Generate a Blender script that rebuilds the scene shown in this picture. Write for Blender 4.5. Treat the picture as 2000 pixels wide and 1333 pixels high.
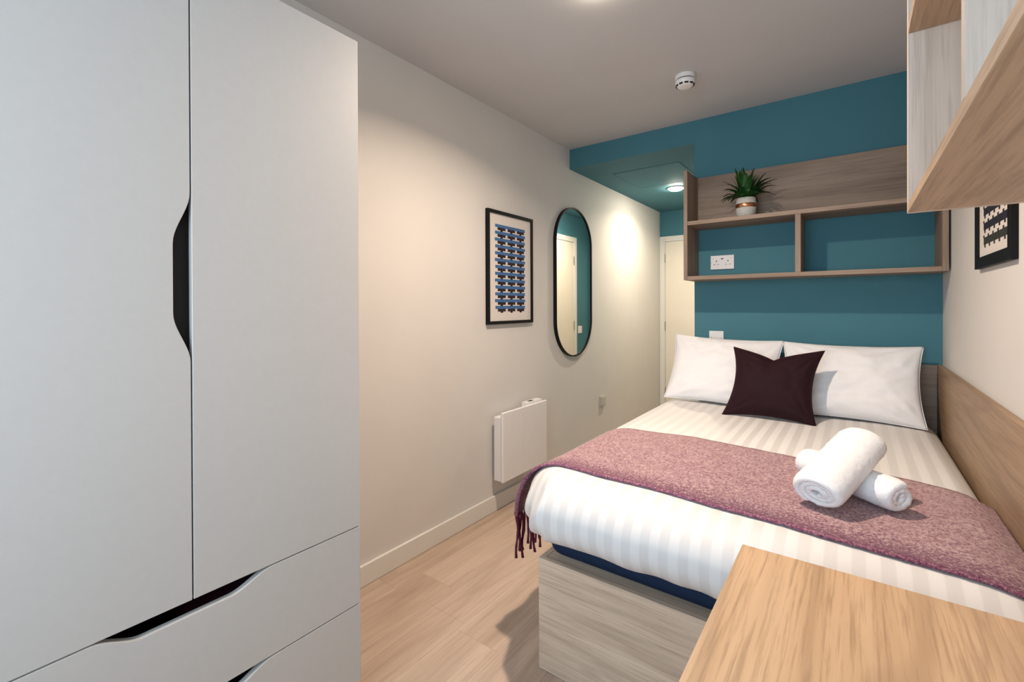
import bpy, bmesh, math, random
from mathutils import Vector, Matrix, noise
PI = math.pi
for o in list(bpy.data.objects): bpy.data.objects.remove(o)
SC = bpy.context.scene
COL = SC.collection
# ------------------------------------------------------------ camera
YAW, PITCH, ROLL = 0.6367, 0.0039, -0.0036
CAM = Vector((1.7349, 0.0, 1.225)); FPX = 894.844
F_ = Vector((-math.sin(YAW)*math.cos(PITCH), math.cos(YAW)*math.cos(PITCH), -math.sin(PITCH)))
R_ = Vector((math.cos(YAW), math.sin(YAW), 0)); U_ = R_.cross(F_)
Rr = R_*math.cos(ROLL) + U_*math.sin(ROLL); Ur = -R_*math.sin(ROLL) + U_*math.cos(ROLL)
cd = bpy.data.cameras.new('camera'); cam = bpy.data.objects.new('camera', cd); COL.objects.link(cam)
cam.matrix_world = Matrix((( Rr.x, Ur.x, -F_.x, CAM.x), (Rr.y, Ur.y, -F_.y, CAM.y), (Rr.z, Ur.z, -F_.z, CAM.z), (0, 0, 0, 1)))
cd.sensor_fit = 'HORIZONTAL'; cd.sensor_width = 36.0; cd.lens = FPX/2000*36.0
cd.shift_x = -6.5/2000; cd.shift_y = -65.13/2000
cd.clip_start = 0.02; cd.clip_end = 100
SC.camera = cam
# ------------------------------------------------------------ light and exposure
SC.view_settings.view_transform = 'Standard'; SC.view_settings.look = 'None'
SC.view_settings.gamma = 1.0; SC.view_settings.use_curve_mapping = False
SC.view_settings.exposure = 0.08
W = bpy.data.worlds.new('daylight'); SC.world = W; W.use_nodes = True
bg = W.node_tree.nodes['Background']; bg.inputs[0].default_value = (0.62, 0.80, 1.0, 1); bg.inputs[1].default_value = 2.0
def area(name, loc, direction, sx, sy, power, color, shape='RECTANGLE', spread=180):
    l = bpy.data.lights.new(name, 'AREA'); l.shape = shape; l.size = sx
    if shape in ('RECTANGLE', 'ELLIPSE'): l.size_y = sy
    l.energy = power; l.color = color; l.spread = math.radians(spread)
    o = bpy.data.objects.new(name, l); COL.objects.link(o); o.location = loc
    o.rotation_euler = Vector(direction).to_track_quat('-Z', 'Y').to_euler()
    return o
WARM = (1.0, 0.80, 0.64)
L1 = (0.98, 1.53)      # ceiling downlight of the room
L2 = (0.474, 4.086)    # downlight in the lowered corridor ceiling
H, W_R, YB, YE, SOF, XP, YW = 2.408, 2.084, 3.046, 5.053, 2.260, 0.912, -0.95
area('window_daylight', (1.28, YW-0.16, 1.36), (0, 1, -0.08), 1.35, 1.25, 37, (0.70, 0.86, 1.0))
area('ceiling_lamp_glow', (L1[0], L1[1], H-0.030), (0, 0, -1), 0.07, 0.07, 27.5, WARM, 'DISK', 150)
area('corridor_lamp_glow', (L2[0], L2[1], SOF-0.030), (0, 0, -1), 0.06, 0.06, 11.5, (1.0, 0.82, 0.62), 'DISK', 150)

# ------------------------------------------------------------ materials
def newmat(name):
    m = bpy.data.materials.new(name); m.use_nodes = True
    nt = m.node_tree; b = nt.nodes['Principled BSDF']; return m, nt, b
def ramp(nt, fac, stops):
    r = nt.nodes.new('ShaderNodeValToRGB'); e = r.color_ramp.elements
    e[0].position, e[0].color = stops[0][0], (*stops[0][1], 1)
    e[1].position, e[1].color = stops[-1][0], (*stops[-1][1], 1)
    for p, c in stops[1:-1]:
        x = e.new(p); x.color = (*c, 1)
    nt.links.new(fac, r.inputs[0]); return r.outputs[0]
def coords(nt, scale=(1, 1, 1), loc=(0, 0, 0), kind='Object'):
    tc = nt.nodes.new('ShaderNodeTexCoord'); mp = nt.nodes.new('ShaderNodeMapping')
    mp.inputs['Scale'].default_value = scale; mp.inputs['Location'].default_value = loc
    nt.links.new(tc.outputs[kind], mp.inputs[0]); return mp.outputs[0]
def noise_n(nt, vec, scale, detail=4, rough=0.5, dist=0.0):
    n = nt.nodes.new('ShaderNodeTexNoise'); n.inputs['Scale'].default_value = scale
    n.inputs['Detail'].default_value = detail; n.inputs['Roughness'].default_value = rough
    n.inputs['Distortion'].default_value = dist
    nt.links.new(vec, n.inputs['Vector']); return n.outputs[0]
def bump(nt, b, h, strength, dist=0.002):
    x = nt.nodes.new('ShaderNodeBump'); x.inputs['Strength'].default_value = strength; x.inputs['Distance'].default_value = dist
    nt.links.new(h, x.inputs['Height']); nt.links.new(x.outputs[0], b.inputs['Normal'])
def mixc(nt, fac, a, b_, mode='MIX'):
    m = nt.nodes.new('ShaderNodeMix'); m.data_type = 'RGBA'; m.blend_type = mode
    if isinstance(fac, float): m.inputs[0].default_value = fac
    else: nt.links.new(fac, m.inputs[0])
    for i, v in ((6, a), (7, b_)):
        if isinstance(v, tuple): m.inputs[i].default_value = (*v, 1)
        else: nt.links.new(v, m.inputs[i])
    return m.outputs[2]
def plain(name, c, rough=0.5, metal=0.0, spec=0.5, grain=0.03, gscale=30, b_=0.0):
    m, nt, b = newmat(name)
    v = coords(nt); n = noise_n(nt, v, gscale, 3)
    lo = tuple(x*(1-grain) for x in c); hi = tuple(min(1, x*(1+grain)) for x in c)
    nt.links.new(ramp(nt, n, [(0.3, lo), (0.7, hi)]), b.inputs['Base Color'])
    b.inputs['Roughness'].default_value = rough; b.inputs['Metallic'].default_value = metal
    b.inputs['Specular IOR Level'].default_value = spec
    if b_: bump(nt, b, noise_n(nt, v, 400, 2), b_, 0.0005)
    return m
def wood(name, light, mid, dark, axis='Y', off=0.0, rough=0.45, knots=1.0, fine=1.0):
    """oak laminate: long wandering grain, cathedral rings, pores and the odd knot"""
    m, nt, b = newmat(name)
    k = 'XYZ'.index(axis)
    def sc(along, across):
        s = [across]*3; s[k] = along; return tuple(s)
    v1 = coords(nt, sc(0.55, 4.2), (off, off*1.7, off*0.6))
    broad = noise_n(nt, v1, 1.6, 3, 0.5, 0.7)
    v2 = coords(nt, sc(0.5, 5.0), (off*2.1, off, off))
    rings = noise_n(nt, v2, 1.1, 1, 0.4, 0.35)
    ml = nt.nodes.new('ShaderNodeMath'); ml.operation = 'MULTIPLY'; ml.inputs[1].default_value = 26
    nt.links.new(rings, ml.inputs[0])
    sn = nt.nodes.new('ShaderNodeMath'); sn.operation = 'SINE'; nt.links.new(ml.outputs[0], sn.inputs[0])
    rg = ramp(nt, sn.outputs[0], [(0.0, (0.0,)*3), (0.75, (0.35,)*3), (1.0, (1,)*3)])
    v3 = coords(nt, sc(5.0, 150), (off, off, off))
    pores = noise_n(nt, v3, 1.0, 4, 0.65)
    v4 = coords(nt, sc(1.3, 26), (off, off, off))
    streak = noise_n(nt, v4, 1.0, 3, 0.6, 0.2)
    base = ramp(nt, broad, [(0.32, dark), (0.48, mid), (0.64, light)])
    c = mixc(nt, 0.5, base, ramp(nt, streak, [(0.28, dark), (0.5, mid), (0.72, light)]))
    dk = tuple(x*0.66 for x in dark)
    fr = nt.nodes.new('ShaderNodeMath'); fr.operation = 'MULTIPLY'; fr.inputs[1].default_value = 0.42*fine
    nt.links.new(rg, fr.inputs[0]); c = mixc(nt, fr.outputs[0], c, dk)
    pf = ramp(nt, pores, [(0.48, (0,)*3), (0.64, (0.55*fine,)*3)])
    c = mixc(nt, pf, c, dk)
    if knots:
        vk = coords(nt, sc(1.5, 3.2), (off*3.3+0.31, off*1.9+0.17, off*0.7+0.4))
        vo = nt.nodes.new('ShaderNodeTexVoronoi'); vo.inputs['Scale'].default_value = 1.0
        nt.links.new(vk, vo.inputs['Vector'])
        kf = ramp(nt, vo.outputs['Distance'], [(0.0, (0.85*knots,)*3), (0.035, (0.4*knots,)*3), (0.10, (0,)*3)])
        c = mixc(nt, kf, c, tuple(x*0.35 for x in dark))
    nt.links.new(c, b.inputs['Base Color']); b.inputs['Roughness'].default_value = rough
    b.inputs['Specular IOR Level'].default_value = 0.35
    bump(nt, b, pores, 0.12, 0.0006)
    return m
def fabric(name, c1, c2, scale=900, rough=0.9, b_=0.25, sheen=0.0, sheen_c=(1, 1, 1), stripes=None, bigw=0.0):
    m, nt, b = newmat(name); v = coords(nt)
    n = noise_n(nt, v, scale, 2, 0.6)
    c = ramp(nt, n, [(0.35, c1), (0.65, c2)])
    if stripes:
        sx = nt.nodes.new('ShaderNodeSeparateXYZ'); nt.links.new(v, sx.inputs[0])
        mu = nt.nodes.new('ShaderNodeMath'); mu.operation = 'MULTIPLY'; mu.inputs[1].default_value = 2*PI/stripes[0]
        nt.links.new(sx.outputs[0], mu.inputs[0])
        si = nt.nodes.new('ShaderNodeMath'); si.operation = 'SINE'; nt.links.new(mu.outputs[0], si.inputs[0])
        hf = nt.nodes.new('ShaderNodeMath'); hf.operation = 'MULTIPLY_ADD'; hf.inputs[1].default_value = 0.5; hf.inputs[2].default_value = 0.5
        nt.links.new(si.outputs[0], hf.inputs[0])
        st = ramp(nt, hf.outputs[0], [(0.38, (0,)*3), (0.62, (1,)*3)])
        c = mixc(nt, st, c, stripes[1])
        r = nt.nodes.new('ShaderNodeMapRange'); nt.links.new(st, r.inputs[0]); r.inputs[3].default_value = rough; r.inputs[4].default_value = 0.5
        nt.links.new(r.outputs[0], b.inputs['Roughness'])
    else: b.inputs['Roughness'].default_value = rough
    nt.links.new(c, b.inputs['Base Color'])
    b.inputs['Specular IOR Level'].default_value = 0.25
    if sheen:
        b.inputs['Sheen Weight'].default_value = sheen; b.inputs['Sheen Tint'].default_value = (*sheen_c, 1); b.inputs['Sheen Roughness'].default_value = 0.4
    h = n
    if bigw:
        n2 = noise_n(nt, coords(nt, (14, 5, 14)), 1.0, 4, 0.6)
        ad = nt.nodes.new('ShaderNodeMath'); ad.operation = 'MULTIPLY_ADD'; ad.inputs[1].default_value = bigw
        nt.links.new(n2, ad.inputs[0]); nt.links.new(n, ad.inputs[2]); h = ad.outputs[0]
    bump(nt, b, h, b_, 0.001)
    return m
def emissive(name, c, s):
    m, nt, b = newmat(name); b.inputs['Base Color'].default_value = (0.9, 0.9, 0.9, 1)
    b.inputs['Emission Color'].default_value = (*c, 1); b.inputs['Emission Strength'].default_value = s
    return m
M = {}
M['wall'] = plain('off_white_wall_paint', (0.64, 0.625, 0.60), 0.85, 0, 0.3, 0.02, 3, 0.06)
M['ceil'] = plain('ceiling_paint', (0.54, 0.54, 0.545), 0.9, 0, 0.2, 0.02, 3, 0.05)
M['teal'] = plain('teal_wall_paint', (0.060, 0.185, 0.230), 0.75, 0, 0.3, 0.03, 3, 0.06)
M['trim'] = plain('satin_white_trim', (0.70, 0.69, 0.65), 0.4, 0, 0.5, 0.01, 5)
M['doorw'] = plain('cream_white_door', (0.74, 0.69, 0.60), 0.45, 0, 0.5, 0.02, 4)
M['ward'] = plain('warm_white_laminate', (0.53, 0.52, 0.505), 0.42, 0, 0.5, 0.012, 60)
M['wardedge'] = plain('laminate_edge_band', (0.80, 0.79, 0.78), 0.4, 0, 0.5, 0.01, 60)
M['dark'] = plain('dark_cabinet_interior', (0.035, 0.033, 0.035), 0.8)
M['maroon'] = fabric('maroon_blanket_cloth', (0.07, 0.012, 0.022), (0.10, 0.02, 0.03), 500)
M['black'] = plain('black_frame_metal', (0.004, 0.004, 0.005), 0.55, 0, 0.2)
M['paper'] = plain('print_paper', (0.66, 0.62, 0.585), 0.7, 0, 0.3, 0.01, 50)
M['blue'] = plain('print_blue_ink', (0.055, 0.14, 0.32), 0.7, 0, 0.2, 0.25, 90)
M['brick'] = plain('print_brick_ink', (0.024, 0.014, 0.017), 0.7, 0, 0.2, 0.35, 70)
M['navyink'] = plain('print_navy_ink', (0.020, 0.020, 0.032), 0.7, 0, 0.2, 0.3, 70)
M['greyink'] = plain('print_charcoal_ink', (0.035, 0.038, 0.034), 0.7, 0, 0.2, 0.3, 70)
M['plastic'] = plain('white_plastic', (0.74, 0.73, 0.72), 0.35, 0, 0.5, 0.01, 40)
M['beigeplast'] = plain('beige_plastic', (0.52, 0.50, 0.46), 0.4, 0, 0.5, 0.01, 40)
M['slot'] = plain('black_slot', (0.004, 0.004, 0.005), 0.6)
M['steel'] = plain('brushed_steel', (0.42, 0.40, 0.36), 0.35, 0.9, 0.5, 0.08, 120)
M['navy'] = fabric('navy_mattress_cloth', (0.003, 0.014, 0.042), (0.005, 0.022, 0.06), 500, 0.7, 0.2)
M['duvet'] = fabric('white_duvet_cotton', (0.705, 0.70, 0.69), (0.735, 0.73, 0.72), 1200, 0.85, 0.10, stripes=(0.052, (0.65, 0.64, 0.63)), bigw=1.6)
M['pillow'] = fabric('white_pillow_cotton', (0.80, 0.80, 0.81), (0.83, 0.83, 0.84), 1200, 0.85, 0.12, bigw=2.5)
M['velvet'] = fabric('plum_velvet', (0.010, 0.001, 0.003), (0.018, 0.002, 0.006), 700, 0.8, 0.15, 0.14, (0.60, 0.05, 0.14), bigw=1.0)
M['towel'] = fabric('white_terry_towel', (0.74, 0.74, 0.745), (0.82, 0.82, 0.82), 330, 0.95, 1.0, 0.2)
M['tassel'] = fabric('plum_tassel_yarn', (0.085, 0.012, 0.035), (0.14, 0.025, 0.055), 500, 0.9, 0.4)
M['copper'] = plain('copper_band', (0.55, 0.26, 0.13), 0.3, 1.0, 0.5, 0.05, 60)
M['potcer'] = plain('speckled_grey_pot', (0.50, 0.49, 0.46), 0.7, 0, 0.4, 0.18, 220, 0.1)
M['soil'] = plain('potting_soil', (0.02, 0.015, 0.01), 0.95, 0, 0.2, 0.4, 80)
M['chrome'] = plain('polished_chrome', (0.7, 0.7, 0.7), 0.15, 1.0, 0.5, 0.02, 60)
M['oak'] = wood('oak_shelf_board', (0.37, 0.275, 0.205), (0.285, 0.205, 0.148), (0.19, 0.13, 0.09), 'X', 2.3, 0.5, 0.6, 0.7)
M['oakv'] = wood('oak_upright_board', (0.35, 0.26, 0.195), (0.28, 0.20, 0.145), (0.19, 0.13, 0.09), 'Z', 5.3, 0.5, 0.3, 0.7)
M['oaky'] = wood('oak_side_board', (0.40, 0.28, 0.18), (0.33, 0.22, 0.135), (0.25, 0.16, 0.095), 'Y', 7.7, 0.5, 0.5, 0.7)
M['desk'] = wood('honey_oak_desktop', (0.66, 0.455, 0.285), (0.57, 0.375, 0.22), (0.45, 0.28, 0.155), 'Y', 1.37, 0.42, 0.8, 1.05)
M['bedoak'] = wood('pale_oak_bed_panel', (0.70, 0.575, 0.455), (0.61, 0.485, 0.37), (0.47, 0.35, 0.26), 'X', 3.1, 0.5, 0.8, 0.85)
M['unit'] = wood('oak_wall_unit', (0.58, 0.43, 0.30), (0.47, 0.335, 0.225), (0.34, 0.23, 0.15), 'Y', 4.4, 0.5, 0.5, 0.8)
M['unitz'] = wood('oak_wall_unit_upright', (0.70, 0.61, 0.53), (0.60, 0.51, 0.43), (0.45, 0.36, 0.29), 'Z', 6.1, 0.5, 0.9, 0.55)
M['edge'] = plain('oak_edge_band', (0.50, 0.40, 0.29), 0.5, 0, 0.4, 0.06, 40)
M['edged'] = plain('oak_edge_band_dark', (0.36, 0.265, 0.19), 0.5, 0, 0.4, 0.06, 40)
def floor_mats():
    out = []
    for i, t in enumerate(((1.0, 1.0, 1.0), (0.97, 0.965, 0.96), (1.015, 1.015, 1.015))):
        a = [(0.53, 0.42, 0.335), (0.47, 0.36, 0.28), (0.385, 0.285, 0.215)]
        a = [tuple(x*y for x, y in zip(c, t)) for c in a]
        out.append(wood('oak_floor_plank_%s' % 'abc'[i], a[0], a[1], a[2], 'Y', 9.1+i*3.7, 0.5, 0.35, 0.5))
    return out
def leaf_mat():
    m, nt, b = newmat('fern_leaf'); v = coords(nt)
    n = noise_n(nt, v, 45, 3)
    nt.links.new(ramp(nt, n, [(0.3, (0.004, 0.034, 0.006)), (0.7, (0.018, 0.105, 0.014))]), b.inputs['Base Color'])
    b.inputs['Roughness'].default_value = 0.45; return m
M['leaf'] = leaf_mat()
def throw_mat():
    m, nt, b = newmat('mauve_wool_throw'); v = coords(nt, (1, 1, 1))
    n1 = noise_n(nt, v, 85, 5, 0.85); n2 = noise_n(nt, v, 11, 3, 0.6); n3 = noise_n(nt, coords(nt, (1, 1, 1), (3, 3, 3)), 150, 3, 0.75)
    c = ramp(nt, n1, [(0.36, (0.20, 0.07, 0.11)), (0.44, (0.42, 0.235, 0.255)), (0.51, (0.53, 0.345, 0.35)), (0.62, (0.66, 0.49, 0.475))])
    c = mixc(nt, ramp(nt, n2, [(0.35, (0.0,)*3), (0.75, (0.40,)*3)]), c, (0.33, 0.165, 0.195))
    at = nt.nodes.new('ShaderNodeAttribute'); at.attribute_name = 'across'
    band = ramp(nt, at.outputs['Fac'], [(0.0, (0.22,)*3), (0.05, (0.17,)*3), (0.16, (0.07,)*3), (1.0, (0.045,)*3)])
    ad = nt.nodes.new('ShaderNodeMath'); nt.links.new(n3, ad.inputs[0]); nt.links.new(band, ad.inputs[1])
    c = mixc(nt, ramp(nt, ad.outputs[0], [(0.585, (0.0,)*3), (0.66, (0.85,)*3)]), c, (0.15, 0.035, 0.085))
    nt.links.new(c, b.inputs['Base Color']); b.inputs['Roughness'].default_value = 0.95
    b.inputs['Sheen Weight'].default_value = 0.25; b.inputs['Sheen Roughness'].default_value = 0.5
    b.inputs['Specular IOR Level'].default_value = 0.1
    bump(nt, b, n1, 1.0, 0.006); return m
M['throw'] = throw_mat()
def hem_mat():
    m, nt, b = newmat('plum_wool_hem'); v = coords(nt)
    n1 = noise_n(nt, v, 190, 4, 0.75)
    c = ramp(nt, n1, [(0.36, (0.10, 0.02, 0.065)), (0.50, (0.26, 0.09, 0.15)), (0.64, (0.48, 0.27, 0.31))])
    nt.links.new(c, b.inputs['Base Color']); b.inputs['Roughness'].default_value = 0.95
    bump(nt, b, n1, 0.9, 0.004); return m
M['hem'] = hem_mat()
def mirror_mat():
    m, nt, b = newmat('silvered_mirror'); b.inputs['Base Color'].default_value = (0.86, 0.88, 0.87, 1)
    b.inputs['Metallic'].default_value = 1; b.inputs['Roughness'].default_value = 0.015; return m
M['mirror'] = mirror_mat()
def glass_mat():
    m = bpy.data.materials.new('window_glass'); m.use_nodes = True; nt = m.node_tree
    nt.nodes.clear(); out = nt.nodes.new('ShaderNodeOutputMaterial'); mx = nt.nodes.new('ShaderNodeMixShader')
    t = nt.nodes.new('ShaderNodeBsdfTransparent'); g = nt.nodes.new('ShaderNodeBsdfGlossy'); g.inputs['Roughness'].default_value = 0.02
    f = nt.nodes.new('ShaderNodeFresnel'); f.inputs[0].default_value = 1.25
    nt.links.new(f.outputs[0], mx.inputs[0]); nt.links.new(t.outputs[0], mx.inputs[1]); nt.links.new(g.outputs[0], mx.inputs[2]); nt.links.new(mx.outputs[0], out.inputs[0])
    return m
M['glass'] = glass_mat()
M['lamp1'] = emissive('lit_warm_diffuser', (1.0, 0.86, 0.66), 130)
M['lamp2'] = emissive('lit_corridor_diffuser', (1.0, 0.90, 0.74), 260)

# ------------------------------------------------------------ geometry helpers
def wpos(o):
    v = Vector((0, 0, 0))
    while o: v += o.location; o = o.parent
    return v
def root(name, loc, label, cat, group=None):
    o = bpy.data.objects.new(name, None); o.empty_display_size = 0.05; COL.objects.link(o); o.location = loc
    o['label'] = label; o['category'] = cat
    if group: o['group'] = group
    return o
def obj(name, bm, mats, parent=None, loc=None, smooth=False, label=None):
    """bm is in world coordinates; the object's origin goes to loc (or the parent's origin)"""
    base = wpos(parent) if parent else Vector(loc or (0, 0, 0))
    bm.transform(Matrix.Translation(-base))
    me = bpy.data.meshes.new(name); bm.to_mesh(me); bm.free()
    for m in (mats if isinstance(mats, (list, tuple)) else [mats]): me.materials.append(M[m] if isinstance(m, str) else m)
    if smooth:
        for p in me.polygons: p.use_smooth = True
    o = bpy.data.objects.new(name, me); COL.objects.link(o)
    if parent: o.parent = parent
    else: o.location = base
    if label: o['label'] = label
    return o
def tag(o, label, cat, group=None):
    o['label'] = label; o['category'] = cat
    if group: o['group'] = group
    return o
def struct(name, bm, mats, parent=None, smooth=False):
    o = obj(name, bm, mats, parent, smooth=smooth)
    if not parent: o['kind'] = 'structure'
    return o
def NB(): return bmesh.new()
def addbox(bm, x0, x1, y0, y1, z0, z1, bev=0.0, seg=2, mat=0):
    t = bmesh.new(); bmesh.ops.create_cube(t, size=1.0)
    bmesh.ops.scale(t, vec=(x1-x0, y1-y0, z1-z0), verts=t.verts)
    bmesh.ops.translate(t, vec=((x0+x1)/2, (y0+y1)/2, (z0+z1)/2), verts=t.verts)
    if bev: bmesh.ops.bevel(t, geom=list(t.edges), offset=bev, segments=seg, profile=0.5, affect='EDGES')
    for f in t.faces: f.material_index = mat
    join(bm, t); return bm
def join(bm, t, mtx=None):
    if mtx is not None: t.transform(mtx)
    me = bpy.data.meshes.new('tmp'); t.to_mesh(me); t.free(); bm.from_mesh(me); bpy.data.meshes.remove(me)
def box(*a, **k): return addbox(NB(), *a, **k)
def prism(pts, axis, a0, a1, bev=0.0, seg=2):
    """pts: 2-D outline in the plane across axis (the other two axes in xyz order); extruded from a0 to a1"""
    bm = NB(); k = 'xyz'.index(axis); oth = [i for i in range(3) if i != k]
    def v3(p, a):
        c = [0, 0, 0]; c[oth[0]], c[oth[1]] = p; c[k] = a; return c
    v0 = [bm.verts.new(v3(p, a0)) for p in pts]; v1 = [bm.verts.new(v3(p, a1)) for p in pts]
    f0 = bm.faces.new(v0); f1 = bm.faces.new(v1[::-1]); n = len(pts)
    for i in range(n): bm.faces.new((v0[i], v1[i], v1[(i+1) % n], v0[(i+1) % n]))
    bmesh.ops.recalc_face_normals(bm, faces=bm.faces)
    if bev:
        bm.normal_update()
        es = [e for e in bm.edges if abs(e.verts[0].co[k]-e.verts[1].co[k]) < 1e-9]
        bmesh.ops.bevel(bm, geom=es, offset=bev, segments=seg, profile=0.5, affect='EDGES')
    return bm
def lathe(prof, seg=32, center=(0, 0, 0), mat=None):
    bm = NB(); rings = []
    for r, z in prof:
        if r < 1e-6: rings.append([bm.verts.new((center[0], center[1], center[2]+z))])
        else: rings.append([bm.verts.new((center[0]+r*math.cos(2*PI*i/seg), center[1]+r*math.sin(2*PI*i/seg), center[2]+z)) for i in range(seg)])
    for a, b_ in zip(rings[:-1], rings[1:]):
        for i in range(seg):
            j = (i+1) % seg
            if len(a) == 1 and len(b_) == 1: continue
            if len(a) == 1: bm.faces.new((a[0], b_[i], b_[j]))
            elif len(b_) == 1: bm.faces.new((a[i], a[j], b_[0]))
            else: bm.faces.new((a[i], a[j], b_[j], b_[i]))
    bmesh.ops.recalc_face_normals(bm, faces=bm.faces)
    return bm
def tube(pts, r, seg=6, cap=True):
    bm = NB(); rings = []; n = len(pts)
    for i, p in enumerate(pts):
        p = Vector(p); t = (Vector(pts[min(i+1, n-1)])-Vector(pts[max(i-1, 0)])).normalized()
        a = t.orthogonal().normalized(); b_ = t.cross(a); rr = r[i] if isinstance(r, (list, tuple)) else r
        rings.append([bm.verts.new(p+(a*math.cos(2*PI*k/seg)+b_*math.sin(2*PI*k/seg))*rr) for k in range(seg)])
    for a, b_ in zip(rings[:-1], rings[1:]):
        for k in range(seg): bm.faces.new((a[k], a[(k+1) % seg], b_[(k+1) % seg], b_[k]))
    if cap: bm.faces.new(rings[0][::-1]); bm.faces.new(rings[-1])
    bmesh.ops.recalc_face_normals(bm, faces=bm.faces)
    return bm
def smoothstep(t): t = max(0, min(1, t)); return t*t*(3-2*t)
def autosmooth(o, ang=35):
    for p in o.data.polygons: p.use_smooth = True
    try: o.data.set_sharp_from_angle(angle=math.radians(ang))
    except Exception: pass
    w = o.modifiers.new('normals', 'WEIGHTED_NORMAL'); w.keep_sharp = True; w.weight = 100
    return o

# ------------------------------------------------------------ the room
# floor: laminate planks laid along the room, narrow bevelled joints
fl = struct('floor', box(-0.1, 2.2, YW-0.2, YE+0.2, -0.06, -0.012), 'dark')
fm = floor_mats(); rnd = random.Random(4)
PWD, PLN = 0.192, 1.285
cache = {}
nx = 0; x = -0.05
rows = []
while x < 2.08:
    rows.append(x); x += PWD
for ri, x0 in enumerate(rows):
    y = YW - rnd.uniform(0.1, 1.1)
    while y < YE+0.1:
        y0, y1 = max(y, YW), min(y+PLN, YE+0.1)
        xa, xb = max(x0, 0.0005), min(x0+PWD, 2.083)
        if y1-y0 > 0.05 and not (xa > XP and y0 > YB) and xb-xa > 0.01:
            t = box(xa, xb-0.0003, y0, y1-0.0003, -0.012, 0.0)
            es = [e for e in t.edges if e.verts[0].co.z > -0.001 and e.verts[1].co.z > -0.001]
            bmesh.ops.bevel(t, geom=es, offset=0.0004, segments=1, affect='EDGES')
            o = obj('floor_plank', t, fm[rnd.randrange(3)], fl)
        y += PLN
struct('wall_left', box(-0.12, 0, YW, YE+0.12, -0.012, H+0.1), 'wall')
struct('wall_right', box(W_R, W_R+0.12, YW, YB, -0.012, H+0.1), 'wall')
struct('ceiling', box(-0.12, W_R+0.12, YW, YE+0.12, H, H+0.1), 'ceil')
struct('wall_back', box(XP, W_R+0.12, YB, YE+0.12, -0.012, H), 'teal')
sof = NB(); addbox(sof, 0.0, XP, YB, YE, SOF, H-0.0005)
struct('ceiling_lowered', sof, 'teal')
# end wall of the corridor with its door opening
DX0, DX1, DZ = 0.062, 0.826, 1.925
we = NB(); addbox(we, 0, XP, YE, YE+0.12, DZ+0.004, SOF); addbox(we, 0, DX0-0.004, YE, YE+0.12, 0, DZ+0.004); addbox(we, DX1+0.004, XP, YE, YE+0.12, 0, DZ+0.004)
addbox(we, DX0-0.004, DX1+0.004, YE+0.10, YE+0.12, 0, DZ+0.004)
struct('wall_end', we, 'teal')
def door(name, horiz, a0, a1, top, plane, nrm, hinge_at, handle_at):
    """horiz 'x': leaf spans x at y=plane, faces nrm*y; 'y': leaf spans y at x=plane"""
    d = bpy.data.objects.new(name, None); COL.objects.link(d); d['kind'] = 'structure'
    def bb(u0, u1, w0, w1, z0, z1, bev=0.002):
        w0, w1 = sorted((plane+nrm*w0, plane+nrm*w1))
        return box(u0, u1, w0, w1, z0, z1, bev=bev) if horiz == 'x' else box(w0, w1, u0, u1, z0, z1, bev=bev)
    obj('door_leaf', bb(a0+0.002, a1-0.002, 0.001, 0.010, 0.004, top-0.002, 0.001), 'doorw', d)
    aw = 0.058
    ar = NB()
    for t in (bb(a0-aw, a0, 0.0, 0.018, 0, top+aw), bb(a1, a1+aw, 0.0, 0.018, 0, top+aw), bb(a0+0.0002, a1-0.0002, 0.0, 0.018, top, top+aw)): join(ar, t)
    obj('architrave', ar, 'trim', d)
    for z in (0.273, 0.998, 1.744):
        hb = NB(); join(hb, bb(hinge_at-0.004, hinge_at+0.004, 0.010, 0.0185, z-0.05, z+0.05, 0.001))
        for q in range(5): join(hb, bb(hinge_at-0.0055, hinge_at+0.0055, 0.0186, 0.0205, z-0.048+q*0.0195, z-0.032+q*0.0195, 0.0005))
        obj('hinge', hb, 'steel', d)
    u = handle_at; s = 1 if hinge_at > handle_at else -1
    hm = bb(u-0.025, u+0.025, 0.0102, 0.016, 0.975, 1.025, 0.002); join(hm, bb(u-0.008, u+0.008, 0.016, 0.05, 0.992, 1.008, 0.002)); join(hm, bb(min(u, u+s*0.11), max(u, u+s*0.11), 0.045, 0.058, 0.992, 1.008, 0.004))
    obj('handle', hm, 'steel', d)
    return d
door('door_1', 'x', 0.060, 0.826, 1.925, YE, -1, 0.062, 0.76)
door('door_2', 'y', 3.90, 4.655, 1.955, XP, -1, 4.652, 3.96)
# baseboards
def bboard(name, bm): return struct(name, bm, 'trim')
def bprof(bm, x0, x1, y0, y1): addbox(bm, x0, x1, y0, y1, 0.0005, 0.093, bev=0.003)
b1 = NB(); bprof(b1, 0.0003, 0.0155, 0.80, YE-0.019); bboard('baseboard_left', b1)
b2 = NB(); bprof(b2, XP-0.0155, XP-0.0003, YB+0.002, 3.84); bprof(b2, XP-0.0155, XP-0.0003, 4.716, YE-0.02); bboard('baseboard_right', b2)
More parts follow.
